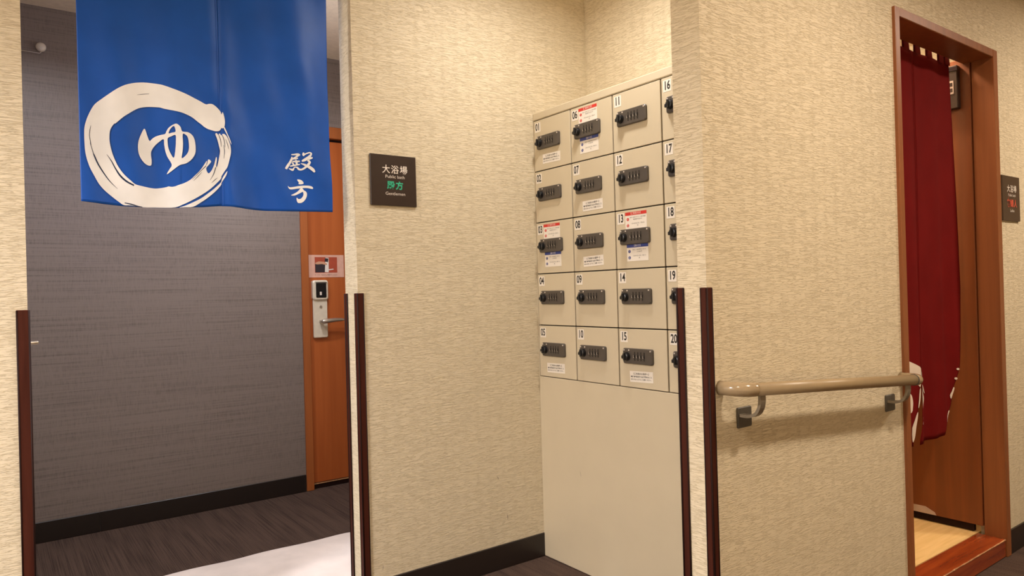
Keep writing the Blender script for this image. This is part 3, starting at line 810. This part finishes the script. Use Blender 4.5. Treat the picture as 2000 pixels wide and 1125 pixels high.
vs = [(0, .255), (.0, .46), (.030, .46), (.030, .30), (.012, .262)]
for q in (-.0515, -.049):
    pass
a_ = [bm.verts.new((wd - .0505, y, .110 + z)) for z, y in vs]; b_ = [bm.verts.new((wd - .0478, y, .110 + z)) for z, y in vs]
bm.faces.new(a_); bm.faces.new(b_)
for k in range(5): bm.faces.new((a_[k], a_[(k + 1) % 5], b_[(k + 1) % 5], b_[k]))
build('pale_leaf_patch', bm, M['pale'], lf)  # pale flat shape low on the leaf face
bm = bmesh.new(); box(bm, wd - .040, wd - .020, .11, .90, .078, .107); build('leaf_gap_shade', bm, M['guard_edge'], lf)  # dark strip standing in for the shadow in the gap under the leaf

cl = empty('door_closer', (DX1 - .0485, YH + .114, 1.87)); tag(cl, 'dark brown box with a small pale label at the top of the open wooden door', 'door closer')
bm = bmesh.new(); box(bm, -.030, 0, -.004, .17, 0, .182, bev=.003); bx_ = build('housing', bm, M['boxbrown'], cl)
bm = bmesh.new(); box(bm, -.033, -.030, -.006, .168, .158, .176, bev=.001); build('cover_rib', bm, M['guard_edge'], cl)
bm = bmesh.new(); box(bm, -.0325, -.030, .010, .032, .062, .118, bev=.0006); lb = build('label_plate', bm, M['pale'], cl)
bm = bmesh.new()
box(bm, -.0330, -.0325, .014, .028, .094, .110); box(bm, -.0330, -.0325, .014, .028, .070, .086)
build('label_windows', bm, M['boxbrown'], lb)

# ------------------------------------------------------------------ maroon noren in the women's doorway
YR = 1.285
RX0, RXM, RX1, RZT = 2.60, None, 3.27, 2.045
def red_y(x, z):
    t = max(0, min(1, (RZT - z) / 1.5))
    return YR + .007 * math.sin(x * 30 + .5) * (.5 + .5 * t) + .004 * math.sin(x * 55 + z * 3) * t + .010 * t * math.sin((x - 2.9) * 9)
rn = empty('noren_curtain', (2.9, YR, RZT)); tag(rn, 'maroon split curtain with cream brush print hanging inside the wooden doorway on the right', 'curtain')
def interp(tab, z):
    tab = sorted(tab)
    if z <= tab[0][0]: return tab[0][1]
    for (a, va), (b, vb) in zip(tab, tab[1:]):
        if z <= b: return va + (vb - va) * (z - a) / (b - a)
    return tab[-1][1]
def edge_tab(pts): return [(at(x, y, YR)[1], at(x, y, YR)[0]) for x, y in pts]
redge = edge_tab([(1851, 112), (1856, 205), (1866, 400), (1873, 560), (1873, 640), (1872, 680), (1871, 715), (1865, 756), (1863, 794), (1855, 831), (1847, 858)])
ledge = edge_tab([(1781, 100), (1790, 300), (1796, 500), (1800, 620), (1801, 680), (1801, 724), (1802, 760), (1799, 827), (1793, 862)])
lr = edge_tab([(1780.5, 100), (1789.5, 300), (1795.5, 500), (1798, 620), (1797, 680), (1795, 712), (1793, 755), (1789, 804), (1784, 840), (1778, 863)])
zb_ = at(1820, 860, YR)[1]
rr = cloth_panel('right_panel', 0, 1, red_y, zb_ , RZT, M['redcloth'], rn, 40, 80, edges=lambda z: (interp(ledge, z), interp(redge, z)))
rl_ = cloth_panel('left_panel', 0, 1, red_y, zb_ + .005, RZT, M['redcloth'], rn, 30, 80, edges=lambda z: (RX0, interp(lr, z)))
bm = bmesh.new(); tube(bm, [(DX0 + .005, YR + .002, 2.098), (DX1 - .06, YR + .002, 2.098)], .010, 14)
tag(build('tension_rod', bm, M['boxbrown'], None, True), 'thin dark rod behind the lintel of the wooden doorway carrying the maroon curtain', 'curtain rod')
tabs = [at(x, 100, YR)[0] for x in (1748, 1769, 1791, 1814, 1836.5, 1848)]
for x in tabs:
    bm = bmesh.new()
    xr = x - 2.9; hw = .0185
    ring = [(.0135 * math.sin(a) + .002, .053 + .0135 * math.cos(a)) for a in [PI * (.9 - k * 1.8 / 12) for k in range(13)]]
    ring = [(.004, -.006)] + ring + [(-.004, -.006)]
    rows = []
    for p in ring:
        w1 = hw * (1.25 if p[1] < 0 else 1)
        rows.append((bm.verts.new((xr - w1, p[0], p[1])), bm.verts.new((xr + w1, p[0], p[1]))))
    for a, b in zip(rows, rows[1:]): bm.faces.new((a[0], a[1], b[1], b[0]))
    build('hanging_loop', bm, M['redcloth'], rn)
J = lambda p: crop(p, 1740, 680, .1778)
rk = dict(Y=YR, surf=red_y, origin=(2.9, YR, RZT), smoothn=2)
decal('brush_circle', [J([(120, 120), (172, 142), (225, 165), (270, 192), (300, 215), (308, 260), (303, 380), (290, 425), (270, 400), (200, 330), (120, 300)])], M['redprint'], rl_, .0022, **rk)
decal('brush_circle', [J([(120, 470), (185, 498), (208, 540), (216, 600), (210, 660), (196, 705), (120, 720)]), J([(200, 870), (235, 790), (262, 715), (272, 700), (268, 770), (250, 880), (235, 960), (210, 1028), (200, 1000)]),
                       J([(285, 455), (298, 440), (296, 540), (282, 640), (274, 650), (280, 560)])], M['redprint'], rl_, .0022, **rk)
decal('brush_circle', [J([(348, 262), (362, 270), (370, 310), (366, 360), (350, 382)]), J([(350, 440), (378, 470), (398, 530), (400, 580), (385, 650), (362, 715), (342, 790), (352, 700), (348, 600)]),
                       J([(332, 835), (350, 800), (378, 755), (365, 790), (345, 832)]), J([(375, 400), (392, 430), (408, 500), (396, 480), (378, 430)])], M['redprint'], rr, .0022, **rk)
decal('character_print', [J([(712, 222), (722, 215), (731, 228), (724, 240), (714, 236)]), J([(704, 325), (714, 320), (720, 334), (714, 346), (704, 340)]), J([(700, 430), (706, 440), (698, 510), (690, 560), (682, 520), (692, 480)]),
                          J([(672, 690), (680, 700), (655, 780), (648, 820), (650, 760)])], M['redprint'], rr, .0022, **rk)
for xs_, tb in ((.008, ledge), (-.008, lr)):
    bm = bmesh.new()
    pts = []
    for k in range(40):
        z = zb_ + .01 + k * (RZT - zb_ - .02) / 39; x = interp(tb, z) + xs_
        pts.append((x - 2.9, red_y(x, z) - YR - .001, z - RZT))
    tube(bm, pts, .0009, 5); build('seam', bm, M['redcloth'], rr if xs_ > 0 else rl_, True)

# ------------------------------------------------------------------ small scuffs on wall and locker base (wear with a shape of their own)
def scuff(name, x0, z0, x1, z1, plane, wdt=.0016):
    bm = bmesh.new()
    dx, dz = x1 - x0, z1 - z0; l = math.hypot(dx, dz); nx_, nz_ = -dz / l * wdt / 2, dx / l * wdt / 2
    mid = ((x0 + x1) / 2 + nx_ * 2, (z0 + z1) / 2 + nz_ * 2)
    pts = [(x0, z0), (mid[0] - nx_, mid[1] - nz_), (x1, z1), (mid[0] + nx_, mid[1] + nz_)]
    if plane == 'A': vs = [bm.verts.new((x, YA - .0006, z)) for x, z in pts]
    bm.faces.new(vs)
    return bm
wl = bpy.data.objects['wall_left']
for a in ((1.668, .385, 1.678, .366), (1.714, .225, 1.718, .190), (1.147, .152, 1.143, .128)):
    build('scuff', scuff('s', *a, 'A'), M['inkgrey'], wl)
bm = bmesh.new(); vs = [bm.verts.new(p) for p in ((.243, -.0006, .414), (.247, -.0006, .400), (.250, -.0006, .385), (.248, -.0006, .401))]; bm.faces.new(vs)
build('scratch', bm, M['inkgrey'], lc)
